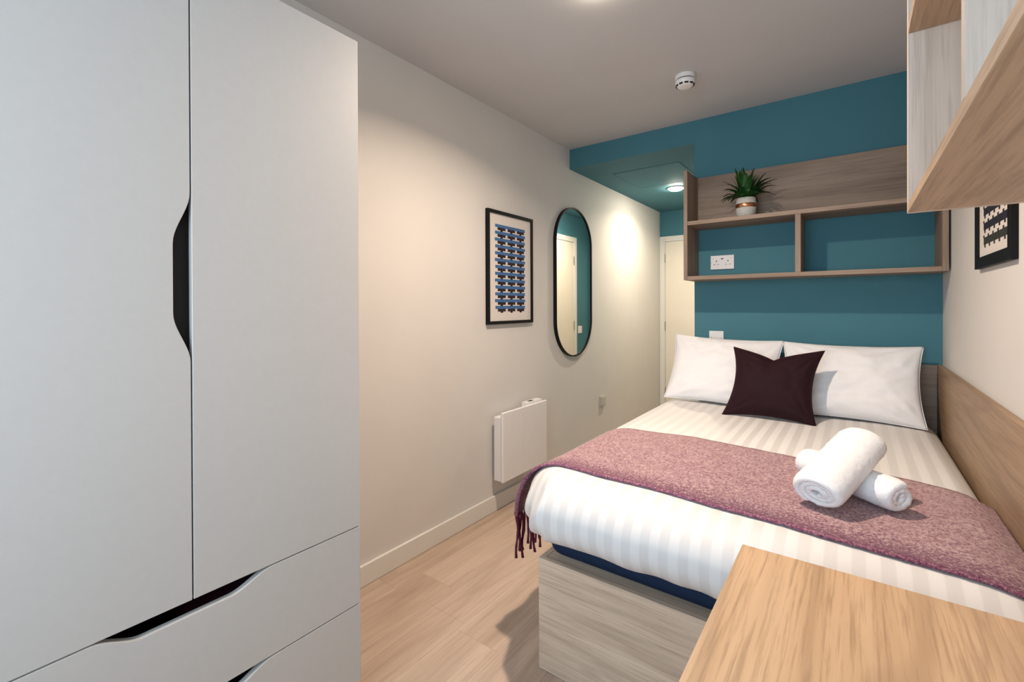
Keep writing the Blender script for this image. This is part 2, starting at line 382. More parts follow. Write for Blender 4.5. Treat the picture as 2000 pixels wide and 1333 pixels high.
# window wall behind the camera
wx0, wx1, wz0, wz1 = 0.58, 2.00, 0.74, 2.02
ww = NB()
addbox(ww, -0.12, wx0, YW-0.25, YW, -0.012, H+0.1); addbox(ww, wx1, W_R+0.12, YW-0.25, YW, -0.012, H+0.1)
addbox(ww, wx0, wx1, YW-0.25, YW, -0.012, wz0); addbox(ww, wx0, wx1, YW-0.25, YW, wz1, H+0.1)
struct('wall_window', ww, 'wall')
win = bpy.data.objects.new('window_1', None); COL.objects.link(win); win['kind'] = 'structure'
fr = NB(); fy0, fy1 = YW-0.24, YW-0.19
for a in ((wx0, wx0+0.05, wz0, wz1), (wx1-0.05, wx1, wz0, wz1), (wx0+0.05, wx1-0.05, wz0, wz0+0.05), (wx0+0.05, wx1-0.05, wz1-0.05, wz1), (1.265, 1.315, wz0+0.05, wz1-0.05)):
    addbox(fr, a[0]+0.0005, a[1]-0.0005, fy0, fy1, a[2]+0.0005, a[3]-0.0005, bev=0.003)
obj('window_frame', fr, 'plastic', win)
for a, b_ in ((wx0+0.052, 1.263), (1.317, wx1-0.052)): obj('window_pane', box(a, b_, YW-0.217, YW-0.211, wz0+0.052, wz1-0.052), 'glass', win)
obj('window_sill', box(wx0-0.03, wx1+0.03, YW+0.0005, YW+0.05, wz0-0.025, wz0-0.001, bev=0.004), 'trim', win)

# ------------------------------------------------------------ wardrobe
def wardrobe():
    X, Y0, YS, Y1, T = 0.589, -0.036, 0.378, 0.793, 1.986
    r = root('wardrobe', (0.3, 0.38, 0), 'tall warm-white double wardrobe with black cut-out door pull and two drawers', 'wardrobe')
    c = NB()
    addbox(c, 0.002, 0.566, Y0, Y0+0.018, 0.07, T); addbox(c, 0.002, 0.566, Y1-0.018, Y1, 0.0005, T)
    addbox(c, 0.002, 0.566, Y0+0.018, Y1-0.018, T-0.018, T); addbox(c, 0.002, 0.54, Y0+0.018, Y1-0.018, 0.07, 0.088)
    addbox(c, 0.002, 0.010, Y0+0.018, Y1-0.018, 0.088, T-0.018)
    obj('carcass', c, 'ward', r)
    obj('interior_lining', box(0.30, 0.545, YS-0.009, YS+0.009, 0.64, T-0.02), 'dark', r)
    obj('interior_shelf', box(0.012, 0.56, Y0+0.019, Y1-0.019, 0.596, 0.602), 'dark', r)
    obj('plinth', box(0.49, 0.508, Y0+0.02, Y1-0.02, 0.0005, 0.069), 'ward', r)
    g = 0.0016
    def cut(a0, a1, b0, b1, depth, base, n=10):
        """S-curved finger cut from a0..a1 along an edge at 'base', flat between b0..b1"""
        p = []
        for i in range(n+1):
            t = i/n; p.append((a0+(b0-a0)*t, base-depth*smoothstep(t)))
        for i in range(n+1):
            t = i/n; p.append((b1+(a1-b1)*t, base-depth*smoothstep(1-t)))
        return p
    # left door: cut-out on its right edge (y, z outline)
    zc = cut(1.470, 1.106, 1.358, 1.212, 0.031, YS-g)
    pts = [(Y0, 0.5925+g), (Y0, T), (YS-g, T)] + [(y, z) for z, y in zc] + [(YS-g, 0.5925+g)]
    autosmooth(obj('door', prism(pts, 'x', X-0.0185, X, 0.0008, 1), 'ward', r, label='left door with black curved finger cut-out'))
    pts = [(YS+g, 0.5925+g), (Y1, 0.5925+g), (Y1, T), (YS+g, T)]
    obj('door', prism(pts, 'x', X-0.0185, X, 0.0008, 1), 'ward', r, label='plain right door')
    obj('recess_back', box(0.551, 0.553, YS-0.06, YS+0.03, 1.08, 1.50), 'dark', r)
    for k, (z0, z1) in enumerate(((0.370+g, 0.5925-g), (0.148, 0.370-g))):
        c = cut(0.212, 0.548, 0.292, 0.452, 0.029, z1)
        pts = [(Y0, z0), (Y0, z1)] + c + [(Y1, z1), (Y1, z0)]
        d = autosmooth(obj('drawer', prism(pts, 'x', X-0.0185, X, 0.0012, 2), 'ward', r))
        dd = NB(); zt = z1-0.045
        addbox(dd, 0.10, 0.569, Y0+0.03, Y0+0.042, z0+0.01, zt); addbox(dd, 0.10, 0.569, Y1-0.042, Y1-0.03, z0+0.01, zt)
        addbox(dd, 0.10, 0.112, Y0+0.042, Y1-0.042, z0+0.01, zt); addbox(dd, 0.112, 0.569, Y0+0.042, Y1-0.042, z0+0.01, z0+0.018)
        obj('drawer_box', dd, 'dark', d)
    # folded maroon blanket in the top drawer
    bl = NB()
    for i, (h0, h1) in enumerate(((0.3915, 0.430), (0.431, 0.470), (0.471, 0.512))):
        addbox(bl, 0.16, 0.545-0.003*i, 0.395, 0.70-0.004*i, h0, h1, bev=0.016, seg=3)
    o = obj('folded_blanket', bl, 'maroon', None, (0.35, 0.55, 0.39), smooth=True); tag(o, 'dark maroon folded blanket glimpsed inside the upper wardrobe drawer', 'blanket')
wardrobe()

# ------------------------------------------------------------ bed
BX0, BX1, BY0, BY1, BZ = 0.876, 2.062, 1.289, 3.024, 0.374
bed = root('bed_base', (1.47, 2.15, 0), 'pale oak box bed base with tall side panel and headboard', 'bed')
obj('front_panel', box(BX0, BX1, BY0, BY0+0.019, 0.001, BZ, bev=0.0008, seg=1), 'bedoak', bed)
obj('side_panel', box(BX0, BX0+0.019, BY0+0.0195, BY1-0.001, 0.001, BZ, bev=0.0008, seg=1), 'bedoak', bed)
obj('base_board', box(BX0+0.0195, BX1, BY0+0.0195, BY1-0.001, BZ-0.022, BZ-0.002), 'bedoak', bed)
obj('headboard', box(XP+0.002, 2.0615, BY1, YB-0.0015, 0.20, 0.927, bev=0.0008, seg=1), 'oak', bed)
obj('wall_side_panel', box(2.0632, W_R-0.0012, 1.22, YB-0.002, 0.20, 0.9275, bev=0.0008, seg=1), 'oaky', bed, label='long honey oak panel along the right wall')
mt = NB(); addbox(mt, 0.888, 2.035, 1.312, 3.018, BZ+0.001, 0.60, bev=0.05, seg=5)
tag(obj('mattress', mt, 'navy', None, (1.47, 2.15, BZ), smooth=True), 'navy blue mattress lying on the bed base under the duvet', 'mattress')
# duvet: plump rounded shell, open underneath
DXa, DXb, DYa, DYb, DZa, DZb = 0.755, 2.0605, 1.203, 3.5, 0.445, 0.655
def crease(x, y):
    n1 = noise.noise(Vector((x*3.1, y*2.3, 0.7)))*0.006
    n2 = noise.noise(Vector((x*9, y*3.5, 3.1)))*0.0022
    return n1+n2
def duvet_map(p):
    x, y, z = p
    rx = 0.15 if x < 1.4 else 0.07; ry, rz = 0.13, 0.104
    cx = min(max(x, DXa+rx), DXb-rx); cy = min(max(y, DYa+ry), DYb-ry); cz = min(max(z, DZa+rz), DZb-rz)
    d = Vector(((x-cx)/rx, (y-cy)/ry, (z-cz)/rz))
    if d.length > 1e-6:
        # cube to sphere keeps the rounding even
        m = max(abs(d.x), abs(d.y), abs(d.z)); d = d.normalized()*m
    return Vector((cx+d.x*rx, cy+d.y*ry, cz+d.z*rz)), d
def front_shape(q, d):
    # creases of the hanging front and of the tucked corner, hem a little wavy
    q.x += (0.074+0.035*smoothstep((q.z-0.52)/0.10))*smoothstep((1.46-q.y)/0.24)*smoothstep((0.99-q.x)/0.22)
    x, y, z = q
    low = smoothstep((0.62-z)/0.16)
    fr_ = smoothstep((1.36-y)/0.12)
    w = math.sin(x*41+1.3*math.sin(x*9))*0.5+0.5*math.sin(x*23+2)
    q.y += low*fr_*(0.004*w+0.004*noise.noise(Vector((x*7, z*5, 1))))
    q.z += low*fr_*(0.007*noise.noise(Vector((x*5, 2.2, 0)))+0.003*w)
    # gathered corner: diagonal folds
    cc = math.exp(-((x-0.84)**2+(y-1.27)**2)/0.016)*low
    ang = math.atan2(x-0.80, z-0.36)
    q += Vector((-0.5, -0.8, 0)).normalized()*cc*0.013*math.sin(ang*15)
    q.z -= cc*0.016
    top = smoothstep((d.z-0.5)/0.5) if d.z > 0 else 0
    q.z += crease(x, y)*top - 0.010*smoothstep((x-1.93)/0.13)*top
    return q
def duvet():
    bm = NB(); verts = {}
    def lin(a, b_, n): return [a+(b_-a)*i/n for i in range(n+1)]
    xs = lin(DXa, DXa+0.15, 14)+lin(DXa+0.15, DXb-0.07, 60)[1:]+lin(DXb-0.07, DXb, 6)[1:]
    ys = lin(DYa, DYa+0.13, 12)+lin(DYa+0.13, 2.93, 60)[1:]
    zs = lin(DZa, DZa+0.104, 8)+lin(DZa+0.104, DZb, 8)[1:]
    def V(i, j, k):
        key = (i, j, k)
        if key not in verts:
            q, d = duvet_map((xs[i], ys[j], zs[k])); verts[key] = bm.verts.new(front_shape(q, d))
        return verts[key]
    nx_, ny_, nz_ = len(xs)-1, len(ys)-1, len(zs)-1
    for i in range(nx_):
        for j in range(ny_): bm.faces.new((V(i, j, nz_), V(i+1, j, nz_), V(i+1, j+1, nz_), V(i, j+1, nz_)))
    for i in range(nx_):
        for k in range(nz_): bm.faces.new((V(i, 0, k), V(i+1, 0, k), V(i+1, 0, k+1), V(i, 0, k+1)))
    for j in range(ny_):
        for k in range(nz_):
            bm.faces.new((V(0, j+1, k), V(0, j, k), V(0, j, k+1), V(0, j+1, k+1)))
            if k >= 6: bm.faces.new((V(nx_, j, k), V(nx_, j+1, k), V(nx_, j+1, k+1), V(nx_, j, k+1)))
    # tucked-under lip along the left and the front
    for i in range(14):
        for j in range(ny_):
            if i < 12: bm.faces.new((V(i+1, j, 0), V(i, j, 0), V(i, j+1, 0), V(i+1, j+1, 0)))
    for i in range(12, nx_):
        for j in range(8): bm.faces.new((V(i+1, j, 0), V(i, j, 0), V(i, j+1, 0), V(i+1, j+1, 0)))
    bmesh.ops.recalc_face_normals(bm, faces=bm.faces)
    o = obj('duvet', bm, 'duvet', None, (1.47, 2.1, 0.6), smooth=True)
    tag(o, 'white satin-striped duvet spread over the bed, front tucked in', 'duvet')
    s = o.modifiers.new('thick', 'SOLIDIFY'); s.thickness = 0.006; s.offset = -1
    return o
duvet()
# throw
def top_z(x, y): 
    q, d = duvet_map((x, y, DZb)); q = front_shape(q.copy(), d); return q.z
def throw():
    r = root('throw_blanket', (1.3, 1.7, 0.66), 'mauve and plum woollen throw with tassels folded across the bed', 'throw')
    prof = [(0.703, 0.428), (0.706, 0.455), (0.711, 0.485), (0.719, 0.515), (0.731, 0.545), (0.748, 0.575), (0.768, 0.602), (0.792, 0.625), (0.820, 0.643), (0.850, 0.656), (0.885, 0.665)]
    nfix = len(prof)
    x = 0.905
    while x < 2.02: prof.append((x, None)); x += 0.02
    prof += [(2.03, None), (2.045, None), (2.054, None), (2.0585, None)]
    def ynear(x): 
        return 1.388+0.010*math.sin(x*3.1)-0.075*smoothstep((x-1.25)/0.8)+0.003*math.sin(x*21)
    def yfar(x): return 1.955+0.055*math.exp(-((x-1.2)/0.28)**2)-0.07*smoothstep((x-1.75)/0.3)+0.004*math.sin(x*17)
    NYT = 30; bm = NB(); grid = []
    for i, (px, pz) in enumerate(prof):
        col = []
        for j in range(NYT+1):
            t = j/NYT
            ya, yb = ynear(px), yfar(px)
            if px < 0.85: # hanging side narrows to a gathered edge
                k = smoothstep((0.85-px)/0.15); yb -= 0.02*k; ya += 0.012*k*math.sin(t*PI)
            y = ya+(yb-ya)*t
            if pz is None: z = top_z(px, y)+0.0035
            else:
                z = pz + (top_z(0.885, y)+0.0035-0.665)*smoothstep(i/(nfix-1))
            xx = px
            if i < 6: xx += 0.006*math.sin(y*38)*(1-i/6)
            z += 0.0015*noise.noise(Vector((px*22, y*22, 5)))
            # hem lifts slightly
            if j == 0: z += 0.001
            col.append(bm.verts.new((xx, y, z)))
        grid.append(col)
    for a, b_ in zip(grid[:-1], grid[1:]):
        for j in range(NYT):
            f = bm.faces.new((a[j], b_[j], b_[j+1], a[j+1]))
    bmesh.ops.recalc_face_normals(bm, faces=bm.faces)
    bm.normal_update()
    if sum(f.normal.z for f in bm.faces) < 0: bmesh.ops.reverse_faces(bm, faces=bm.faces)
    edge0 = [v.co.copy() for v in grid[0]]
    near = [c[0].co.copy() for c in grid]; 
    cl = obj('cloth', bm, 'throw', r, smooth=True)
    at = cl.data.attributes.new('across', 'FLOAT', 'POINT')
    for k in range(len(cl.data.vertices)): at.data[k].value = (k % (NYT+1))/NYT
    s = cl.modifiers.new('thick', 'SOLIDIFY'); s.thickness = 0.007; s.offset = 1; s.use_rim = True
    # rolled hem yarn along the near edge
    off = Vector((0, 0, 0))
    hp = []
    for i, p in enumerate(near):
        nrm = Vector((-1, 0, 0.2)) if i < 4 else (Vector((-0.6, 0, 0.8)) if i < 9 else Vector((0, 0, 1)))
        hp.append(p+nrm.normalized()*0.0030+Vector((0, -0.0005+0.0012*math.sin(i*2.4), 0.0006*math.sin(i*1.7))))
    obj('hem', tube(hp, [0.0085-0.0033*smoothstep(i/12) for i in range(len(hp))], 8), 'hem', r, smooth=True, label='darker plum woven hem')
    # tassels: separate twisted yarns along the hanging end
    rn = random.Random(11); n = 38
    for q in range(n):
        t = (q+0.5)/n; f = t*NYT; j = min(int(f), NYT-1); p = edge0[j].lerp(edge0[j+1], f-j)
        p = p+Vector((rn.uniform(-0.003, 0.003)-0.003, 0, 0.004)); L = rn.uniform(0.140, 0.192)
        ph = rn.uniform(0, 6); dy = rn.uniform(-0.014, 0.014); dx = rn.uniform(-0.010, 0.008)
        pts = [p+Vector((dx*s_*s_+0.003*math.sin(s_*7+ph), dy*s_*s_+0.0035*math.sin(s_*6+ph*2), -L*s_)) for s_ in [i/8 for i in range(9)]]
        rad = [0.0048+0.0009*math.sin(i*2.3+ph) for i in range(8)]+[0.0060]
        obj('tassel', tube(pts, rad, 5), 'tassel', r, smooth=True)
throw()

# ------------------------------------------------------------ pillows and cushion
def pillow_bm(w, h, t, pin_x, pin_y, seed, chop=0.0, shear=0.0, n=56, exp=0.55, wr=0.004):
    bm = NB(); front = {}; back = {}
    for side, store in ((1, front), (-1, back)):
        for i in range(n+1):
            for j in range(n+1):
                u = -math.cos(PI*i/n)*0.25+(2*i/n-1)*0.75; v = -math.cos(PI*j/n)*0.25+(2*j/n-1)*0.75
                rim = i in (0, n) or j in (0, n)
                if side == -1 and rim: store[(i, j)] = front[(i, j)]; continue
                X = w/2*u*(1-pin_x*(1-v*v)*abs(u)**1.5); Z = h/2*v*(1-pin_y*(1-u*u)*abs(v)**1.5)
                th = t/2*max(0.0, (1-abs(u)**2.4)*(1-abs(v)**2.4))**exp
                nz = noise.noise(Vector((u*2.6+seed, v*2.6, seed*1.3)))*wr*2+noise.noise(Vector((u*7+seed, v*7, seed)))*wr
                edge = max(0.0, (1-u**4)*(1-v**4))
                # creases that run in from the corners
                cr = 0.0
                for cu, cv in ((-1, -1), (-1, 1), (1, -1), (1, 1)):
                    du, dv = u-cu, v-cv; rr = math.hypot(du, dv)
                    if rr < 0.9: cr += math.sin(math.atan2(dv*cv, du*cu)*14+seed)*0.005*math.sin(PI*min(1, rr/0.9))
                th = th+(nz+cr)*edge
                if chop:
                    g = math.exp(-abs(u+0.06)/0.42)*smoothstep((v+0.2)/1.2)
                    Z -= chop*g; th *= 1-0.25*math.exp(-(u+0.06)**2/0.03)*smoothstep((v+0.1)/1.0)
                store[(i, j)] = bm.verts.new((X+shear*v, -side*th, Z))
    for side, store in ((1, front), (-1, back)):
        for i in range(n):
            for j in range(n):
                f = (store[(i, j)], store[(i+1, j)], store[(i+1, j+1)], store[(i, j+1)])
                try: bm.faces.new(f if side == 1 else f[::-1])
                except ValueError: pass
    bmesh.ops.recalc_face_normals(bm, faces=bm.faces)
    return bm
def place(bm, c, lean, yaw=0, roll=0):
    """lean: top tips backwards (+y)"""
    bm.transform(Matrix.Translation(c) @ Matrix.Rotation(yaw, 4, 'Z') @ Matrix.Rotation(-lean, 4, 'X') @ Matrix.Rotation(roll, 4, 'Y'))
def rim_strip(w, h, px_, py_, fw, n=40, chop=0.0, shear=0.0):
    """thin sewn edge band of the pillowcase"""
    pts = []
    def P(u, v, o=0.0):
        X = w/2*u*(1-px_*(1-v*v)*abs(u)**1.5); Z = h/2*v*(1-py_*(1-u*u)*abs(v)**1.5)
        if chop: Z -= chop*math.exp(-abs(u+0.06)/0.42)*smoothstep((v+0.2)/1.2)
        return Vector((X+shear*v, 0, Z))
    for a, b_ in (((-1, -1), (1, -1)), ((1, -1), (1, 1)), ((1, 1), (-1, 1)), ((-1, 1), (-1, -1))):
        for i in range(n):
            t = i/n; pts.append(P(a[0]+(b_[0]-a[0])*t, a[1]+(b_[1]-a[1])*t))
    pts.append(pts[0]); return tube(pts, fw, 6, cap=False)
def make_pillow(name, mat, w, h, t, c, lean, yaw, roll, seed, px_, py_, label, cat, group=None, chop=0, seam=None, **k):
    b_ = pillow_bm(w, h, t, px_, py_, seed, chop, **k); place(b_, c, lean, yaw, roll)
    o = tag(obj(name, b_, mat, None, c, smooth=True), label, cat, group)
    if seam:
        s = rim_strip(w, h, px_, py_, seam, 40, chop, k.get('shear', 0.0)); place(s, c, lean, yaw, roll); obj('seam', s, mat, o, smooth=True)
    return o
make_pillow('pillow', 'pillow', 0.600, 0.42, 0.150, (1.114, 2.866, 0.846), 0.50, 0.03, 0.035, 1.7, 0.075, 0.07, 'white pillow leaning on the wall by the corridor, left of the dark cushion', 'pillow', 'white bed pillows', seam=0.0022, wr=0.006)
make_pillow('pillow', 'pillow', 0.592, 0.41, 0.150, (1.708, 2.868, 0.838), 0.50, -0.02, 0.0, 5.2, 0.075, 0.07, 'white pillow leaning on the headboard near the right wall', 'pillow', 'white bed pillows', seam=0.0022, wr=0.006)
make_pillow('cushion', 'velvet', 0.415, 0.385, 0.13, (1.398, 2.650, 0.826), 0.42, 0.0, 0.0, 9.4, 0.17, 0.12, 'dark plum velvet cushion with a dented top before the pillows', 'cushion', None, chop=0.05, seam=0.0018, wr=0.003, shear=0.014)

# ------------------------------------------------------------ towels
def towel_roll(a, b_, dia, turns, seed, flat, label, phase=0.0, wide=1.25):
    a, b_ = Vector(a), Vector(b_); ax = (b_-a); L = ax.length; ax.normalize()
    side = ax.cross(Vector((0, 0, 1))).normalized(); up = side.cross(ax)
    bm = NB(); th = dia*0.5/(turns+0.35); N = 26*turns; NL = 22; rings_o = []; rings_i = []
    def P(t, s, o):
        ang = phase+t*turns*2*PI; r = th*0.9+(dia/2-th*0.9)*t+o
        r = max(r, 0.001)
        e = 1.0
        s2 = (s-0.5)*L
        wob = 0.0025*noise.noise(Vector((t*9+seed, s*4, seed)))+0.0012*noise.noise(Vector((t*60, s*18, seed)))
        # layers telescope and soften at the ends
        s2 += (0.0025*math.sin(t*11+seed)-0.006*(1-t))*(1 if s > 0.5 else -1)*smoothstep(abs(s-0.5)*2)*1.0
        r += wob-0.006*smoothstep((abs(s-0.5)*2-0.86)/0.14)*t
        x = math.cos(ang)*r*wide; z = math.sin(ang)*r
        z *= flat if z < 0 else 1.0
        c = (a+b_)/2
        return c+side*x+up*z+ax*s2
    for i in range(N+1):
        t = (i/N); 
        ro = [bm.verts.new(P(t, k/NL, 0.0)) for k in range(NL+1)]
        ri = [bm.verts.new(P(t, k/NL, -th*0.86)) for k in range(NL+1)]
        rings_o.append(ro); rings_i.append(ri)
    for i in range(N):
        for k in range(NL):
            bm.faces.new((rings_o[i][k], rings_o[i+1][k], rings_o[i+1][k+1], rings_o[i][k+1]))
            bm.faces.new((rings_i[i][k], rings_i[i][k+1], rings_i[i+1][k+1], rings_i[i+1][k]))
        for k in (0, NL): bm.faces.new((rings_o[i][k], rings_i[i][k], rings_i[i+1][k], rings_o[i+1][k]))
    for i in (0, N):
        for k in range(NL): bm.faces.new((rings_o[i][k], rings_o[i][k+1], rings_i[i][k+1], rings_i[i][k]))
    bmesh.ops.recalc_face_normals(bm, faces=bm.faces)
    o = tag(obj('rolled_towel', bm, 'towel', None, tuple((a+b_)/2), smooth=True), label, 'towel', 'rolled white towels on the throw')
    sb = o.modifiers.new('sub', 'SUBSURF'); sb.levels = 1; sb.render_levels = 1
    tx = bpy.data.textures.new('terry', 'CLOUDS'); tx.noise_scale = 0.006
    dm = o.modifiers.new('terry', 'DISPLACE'); dm.texture = tx; dm.strength = 0.0045; dm.texture_coords = 'LOCAL'; dm.mid_level = 0.5
    return o
towel_roll((1.603, 1.768, 0.712), (1.840, 1.582, 0.708), 0.096, 2, 2.0, 0.95, 'lower rolled white towel lying on the throw under another roll', 2.0, 1.22)
towel_roll((1.654, 1.470, 0.712), (1.760, 1.738, 0.812), 0.116, 3, 6.0, 0.85, 'upper rolled white towel propped across another roll', 4.2, 1.28)

# ------------------------------------------------------------ shelf over the bed
def back_shelf():
    fy, by = 2.797, YB-0.0015
    x0, x1 = XP+0.005, W_R-0.008
    r = root('wall_shelf', (1.5, YB, 1.37), 'oak wall shelf with two open compartments above the bed', 'shelf')
    t = 0.022
    zb, zt, ztop = 1.375, 1.722, 2.027
    obj('side_panel', box(x0, x0+t, fy, by, zb, ztop, bev=0.0006, seg=1), 'oakv', r)
    obj('side_panel', box(x1-t, x1, fy, by, zb, zt, bev=0.0006, seg=1), 'oakv', r)
    obj('bottom_board', box(x0+t+0.0004, x1-t-0.0004, fy, by, zb, zb+t, bev=0.0006, seg=1), 'oak', r)
    obj('top_board', box(x0+t+0.0004, x1-t-0.0004, fy, by, zt-t, zt, bev=0.0006, seg=1), 'oak', r)
    obj('divider', box(1.487, 1.512, fy, by, zb+t+0.0004, zt-t-0.0004, bev=0.0006, seg=1), 'oakv', r)
    obj('back_board', box(x0+t+0.0004, x1, by-0.018, by, zt+0.0004, ztop+0.002, bev=0.0006, seg=1), 'oak', r)
back_shelf()
# plant
def plant():
    cx, cy, z0 = 1.238, 2.895, 1.7225
    r = root('potted_fern', (cx, cy, z0), 'small green fern in speckled grey pot with copper band', 'plant')
    pr = [(0.0, 0.0), (0.040, 0.0), (0.046, 0.004), (0.051, 0.03), (0.0535, 0.055), (0.053, 0.085), (0.050, 0.112), (0.046, 0.112), (0.047, 0.098), (0.0, 0.098)]
    obj('pot', lathe(pr, 40, (cx, cy, z0)), 'potcer', r, smooth=True)
    obj('band', lathe([(0.0532, 0.056), (0.0548, 0.057), (0.0545, 0.078), (0.0536, 0.079)], 40, (cx, cy, z0)), 'copper', r, smooth=True, label='shiny copper band')
    obj('soil', lathe([(0.046, 0.099), (0.0, 0.103)], 24, (cx, cy, z0)), 'soil', r)
    rn = random.Random(5)
    for q in range(64):
        az = q*2.399+rn.uniform(-0.2, 0.2); tilt = rn.uniform(0.05, 1.0)*1.18; L = rn.uniform(0.12, 0.195)
        if tilt > 0.85: L *= 0.82
        d = Vector((math.cos(az), math.sin(az), 0))
        if d.y > 0: d.y *= 0.55
        if d.y < 0: d.y *= 0.65
        base = Vector((cx, cy, z0+0.10))+d*rn.uniform(0, 0.028)
        bm = NB(); n = 11; pts = []
        for i in range(n+1):
            s = i/n; out = math.sin(tilt)*L*(s*0.75+0.35*s*s); up = math.cos(tilt)*L*s*1.0+0.03*s-(0.02+0.045*tilt)*s*s*s
            p = base+d*out+Vector((0, 0, up)); p.y = min(p.y, YB-0.03); pts.append(p)
        sd = Vector((-d.y, d.x, 0)).normalized()
        for i in range(n):
            a, b_ = pts[i], pts[i+1]; w = 0.0012
            v = [bm.verts.new(a-sd*w), bm.verts.new(a+sd*w), bm.verts.new(b_+sd*w), bm.verts.new(b_-sd*w)]; bm.faces.new(v)
        for i in range(2, 2*n):
            s = i/(2*n); f = s*n; k = min(int(f), n-1); p = pts[k].lerp(pts[k+1], f-k)
            t = (pts[k+1]-pts[k]).normalized(); ll = 0.030*math.sin(PI*min(1, s*0.85+0.16))**0.8*(1.05-s*0.55)+0.004
            for sg in (-1, 1):
                dirv = (sd*sg*0.85+t*0.75+Vector((0, 0, 0.12))).normalized()
                wv = t*0.0055
                tip = p+dirv*ll
                for c_ in (tip,): c_.y = min(c_.y, YB-0.024)
                mid = p+dirv*ll*0.55
                mid.y = min(mid.y, YB-0.024)
                a = bm.verts.new(p-wv*0.5); b2 = bm.verts.new(mid-wv); c2 = bm.verts.new(tip); d2 = bm.verts.new(mid+wv*0.9); e2 = bm.verts.new(p+wv*0.5)
                bm.faces.new((a, b2, c2, d2, e2))
        obj('frond', bm, 'leaf', r)
plant()

# ------------------------------------------------------------ sockets, switches
def screw(bm, p, r=0.002, axis='y', nrm=-1):
    t = lathe([(0, 0), (r, 0), (r, 0.0006), (0, 0.0006)], 10)
    m = Matrix.Rotation(PI/2, 4, 'X') if axis == 'y' else Matrix.Rotation(nrm*PI/2, 4, 'Y')
    join(bm, t, Matrix.Translation(p) @ m)
def back_socket():
    xa, xb, za, zb, y = 1.012, 1.147, 1.447, 1.533, YB
    r = root('double_socket', ((xa+xb)/2, y, 1.49), 'white double power socket inside the left shelf compartment', 'socket')
    obj('face_plate', box(xa, xb, y-0.0095, y-0.0005, za, zb, bev=0.002), 'plastic', r)
    for c in (xa+0.034, xb-0.034):
        s = NB(); yy = y-0.0102
        for dx, dz, w, h in ((0, 0.008, 0.0022, 0.0045), (-0.011, -0.013, 0.0036, 0.0016), (0.011, -0.013, 0.0036, 0.0016)):
            addbox(s, c+dx-w, c+dx+w, yy, yy+0.0006, 1.490+dz-h, 1.490+dz+h)
        obj('socket_holes', s, 'slot', r)
    xm = (xa+xb)/2
    for dx in (-0.019, 0.019):
        obj('rocker_switch', box(xm+dx-0.006-0.032, xm+dx+0.006-0.032, y-0.0125, y-0.0097, 1.513, 1.526, bev=0.001) if dx < 0 else box(xm+dx-0.006+0.032, xm+dx+0.006+0.032, y-0.0125, y-0.0097, 1.513, 1.526, bev=0.001), 'plastic', r)
    obj('usb_port', box(xm-0.007, xm+0.007, y-0.0101, y-0.0097, 1.509, 1.515), 'slot', r)
    for x in (xa+0.006, xb-0.006):
        s = NB(); screw(s, (x, y-0.0097, 1.49)); obj('screw', s, 'steel', r)
back_socket()
def bed_switch():
    xa, xb, za, zb, y = 1.003, 1.087, 0.980, 1.064, YB
    r = root('connection_plate', ((xa+xb)/2, y, 1.02), 'white square connection plate on teal wall above the left pillow', 'socket')
    obj('face_plate', box(xa, xb, y-0.0095, y-0.0005, za, zb, bev=0.002), 'plastic', r)
    obj('center_port', box(1.033, 1.057, y-0.0115, y-0.0097, 1.008, 1.036, bev=0.0008), 'plastic', r)
    for x in (xa+0.012, xb-0.012):
        s = NB(); screw(s, (x, y-0.0097, 1.022), 0.003); obj('screw', s, 'steel', r)
bed_switch()
def left_socket():
    r = root('wall_outlet', (0, 3.58, 0.415), 'small beige outlet low on the left wall past the radiator', 'socket')
    obj('back_box', box(0.0005, 0.010, 3.537, 3.623, 0.372, 0.458, bev=0.002), 'beigeplast', r)
    obj('cover', box(0.0102, 0.022, 3.545, 3.615, 0.380, 0.450, bev=0.003), 'beigeplast', r)
left_socket()
def corr_switch():
    x = XP
    r = root('light_switch', (x, 4.80, 0.94), 'white light switch on teal corridor wall, seen in the mirror', 'switch')
    obj('face_plate', box(x-0.0095, x-0.0005, 4.765, 4.851, 0.90, 0.986, bev=0.002), 'plastic', r)
    obj('rocker', box(x-0.014, x-0.0097, 4.797, 4.819, 0.925, 0.961, bev=0.001), 'plastic', r)
corr_switch()

# ------------------------------------------------------------ radiator
def radiator():
    r = root('panel_heater', (0.04, 2.32, 0.2), 'white flat panel heater mounted on left wall beside the bed', 'heater')
    y0, y1, z0, z1 = 2.084, 2.558, 0.194, 0.603
    obj('rear_casing', box(0.030, 0.083, y0+0.004, y1-0.012, z0+0.004, z1-0.030, bev=0.004), 'plastic', r, smooth=False)
    f = box(0.0835, 0.101, y0, y1, z0, z1, bev=0.006, seg=3)
    autosmooth(obj('front_panel', f, 'plastic', r), 60)
    g = NB()
    for k in range(3):
        y = y0+0.09+k*0.115; addbox(g, 0.1011, 0.1013, y, y+0.06, z0+0.03, z1-0.03)
    obj('pressed_rib', g, 'plastic', r)
    for a in ((2.13, 2.18), (2.46, 2.51)): obj('wall_bracket', box(0.0005, 0.0295, a[0], a[1], 0.24, 0.52), 'plastic', r)
    c = obj('control_box', box(0.036, 0.083, 2.36, 2.525, z1-0.0295, z1+0.012, bev=0.003), 'plastic', r)
    obj('display', box(0.052, 0.072, 2.40, 2.44, z1+0.0122, z1+0.0132), 'slot', c)
radiator()

